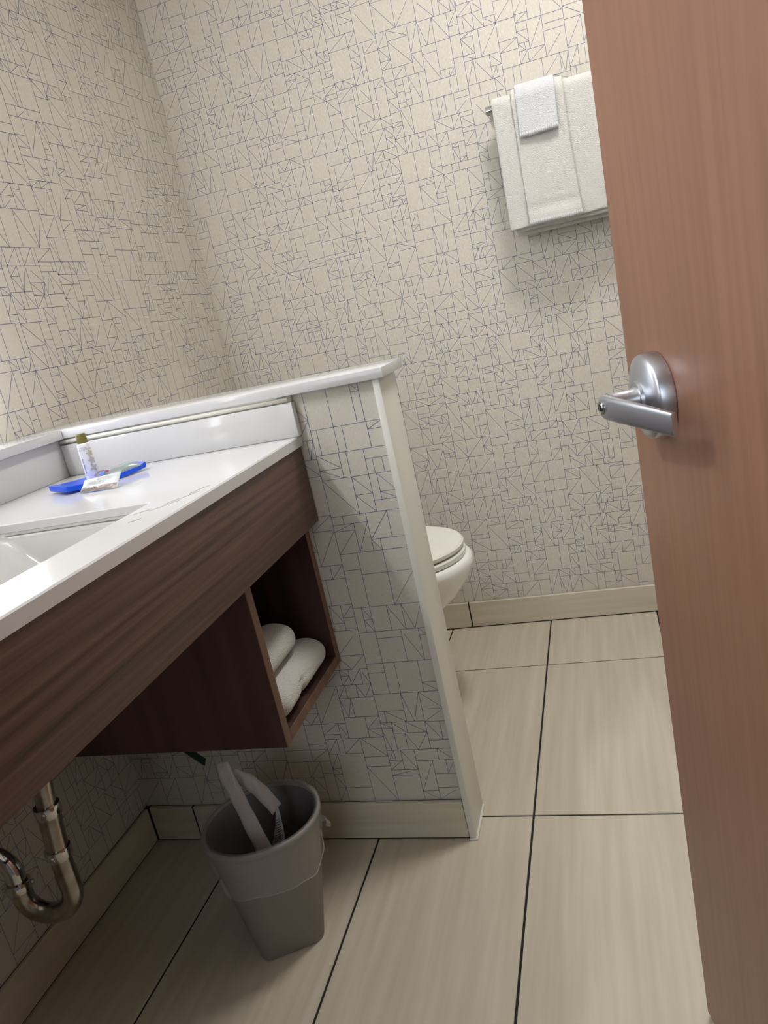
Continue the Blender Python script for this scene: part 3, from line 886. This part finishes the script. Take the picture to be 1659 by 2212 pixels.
door = obj('door_1', bm, m_door, smooth='auto', kind='structure')
# lever set
S0, Z0 = 0.083, 0.8765
def dvec(a, b, c): return DU*a+Vector((0, 0, 1))*b+DN*c
c0 = dp(S0, Z0, 0.0)
bm = bmesh.new(); lathe(bm, [(0.0, 0.0004), (0.0425, 0.0004), (0.0428, 0.002), (0.0415, 0.0135), (0.0405, 0.0150), (0.036, 0.0170), (0.026, 0.0195), (0.0175, 0.0205), (0.0165, 0.0235), (0.0, 0.0235)], c0, DN, 48)
ros = obj('rosette', bm, m_satin, door, smooth='auto')
bm = bmesh.new(); lathe(bm, [(0.0135, 0.020), (0.0125, 0.024), (0.0105, 0.028), (0.0105, 0.046), (0.0118, 0.0505), (0.0, 0.0505)], c0, DN, 32)
lev_neck = obj('lever_neck', bm, m_satin, door, smooth='auto')
# blade: sections along DU, rounded head at the spindle, curving back to the door at its tip
secs = []
N = 26
for i in range(N+1):
    t = i/N
    s = -0.0125+0.126*t
    off = 0.0535-0.021*max(0, (t-0.10)/0.9)**1.55
    hh = 0.0122 if t > 0.11 else 0.0122*math.sqrt(max(0.0, 1-((0.11-t)/0.11)**2))
    hh = max(hh*(1-0.14*t), 0.0015)
    zc = -0.0015-0.006*t+0.008*t*(1-t)
    th = 0.0042-0.0016*t
    nor = dvec(0.21*1.55*0.5*max(0, t)**0.55, 0, 1).normalized()
    c = c0+dvec(s, zc, off)
    ring = []
    for k in range(20):
        a = 2*math.pi*k/20
        ca_, sa_ = math.cos(a), math.sin(a)
        ring.append(c+Vector((0, 0, 1))*hh*(abs(ca_)**0.36)*(1 if ca_ > 0 else -1)+nor*th*(abs(sa_)**0.42)*(1 if sa_ > 0 else -1))
    secs.append(ring)
bm = bmesh.new(); loft(bm, secs)
lv = obj('lever_handle', bm, m_satin, door, smooth='auto')
kc = c0+dvec(0.0, -0.001, 0.0575)
bm = bmesh.new(); lathe(bm, [(0.0, 0.0), (0.0066, 0.0), (0.0068, 0.0012), (0.0060, 0.0022), (0.0045, 0.0018), (0.0, 0.0018)], kc, DN, 24)
kh = obj('lock_cylinder', bm, m_chrome, lv, smooth='auto')
bm = bmesh.new()
q = kc+DN*0.0019
vv = [q+dvec(-0.0007, -0.0034, 0), q+dvec(0.0007, -0.0034, 0), q+dvec(0.0007, 0.0034, 0), q+dvec(-0.0007, 0.0034, 0)]
loft(bm, [vv, [p+DN*0.0004 for p in vv]])
obj('keyhole', bm, m_black, lv)
for zz in (0.25, 1.1, 1.85):
    bm = bmesh.new(); h = dp(DW+0.004, zz, 0.004); tube(bm, [h-Vector((0, 0, 0.05)), h+Vector((0, 0, 0.05))], 0.006, 12)
    obj('hinge', bm, m_satin, door, smooth='auto')

# ------------------------------------------------------------------ mirror, its added fill panels and lamps outside the frame
mr = thing('mirror_with_fill', (0.02, -0.62, 0.95), 'wall mirror with added fill light panels at its sides above the vanity ledge', 'mirror')
obj('backing', bx(0.002, 0.018, -1.13, -0.11, 0.955, 1.885), m_satin, mr)
obj('mirror_glass', bx(0.0185, 0.0235, -1.035, -0.205, 0.945, 1.895, bev=0.001), m_mirror, mr)
for (a, b) in ((-0.204, -0.104), (-1.136, -1.036)):  # glowing panels added here to light the room from the mirror wall
    obj('fill_panel', bx(0.0185, 0.044, a, b, 0.945, 1.895, bev=0.002), m_fill_panel, mr)
vb = thing('vanity_bar_lamp', (0.0, -0.62, 2.0), 'long frosted bar lamp on the wall above the mirror', 'lamp')
obj('back_plate', bx(0.001, 0.014, -1.22, -0.73, 1.985, 2.045, bev=0.002), m_satin, vb)
bm = bmesh.new(); tube(bm, [(0.06, -1.2, 2.015), (0.06, -0.75, 2.015)], 0.04, 24)
obj('glass_tube', bm, m_bar, vb, smooth='auto')
for yy in (-1.15, -0.8):
    obj('arm', bx(0.0142, 0.05, yy-0.01, yy+0.01, 2.005, 2.025), m_satin, vb)
CLX, CLY = 1.2, 0.28
cl = thing('ceiling_lamp', (CLX, CLY, CEIL), 'round flush ceiling lamp with frosted glass', 'lamp')
bm = bmesh.new(); lathe(bm, [(0, -0.001), (0.17, -0.001), (0.17, -0.02), (0.16, -0.025), (0, -0.025)], (CLX, CLY, CEIL), (0, 0, 1), 40)
obj('base_plate', bm, m_satin, cl, smooth='auto')
bm = bmesh.new(); lathe(bm, [(0, -0.026), (0.155, -0.026), (0.15, -0.05), (0.11, -0.075), (0, -0.085)], (CLX, CLY, CEIL), (0, 0, 1), 40)
obj('glass_shade', bm, m_lampglass, cl, smooth=True)
lm = bpy.data.lights.new('ceiling_lamp_light', 'AREA'); lm.shape = 'DISK'; lm.size = 0.3; lm.energy = CEIL_W; lm.color = (1.0, 0.99, 0.98); lm.spread = math.radians(150)
lo = bpy.data.objects.new('ceiling_lamp_light', lm); COL.objects.link(lo); lo.location = (CLX, CLY, CEIL-0.09)
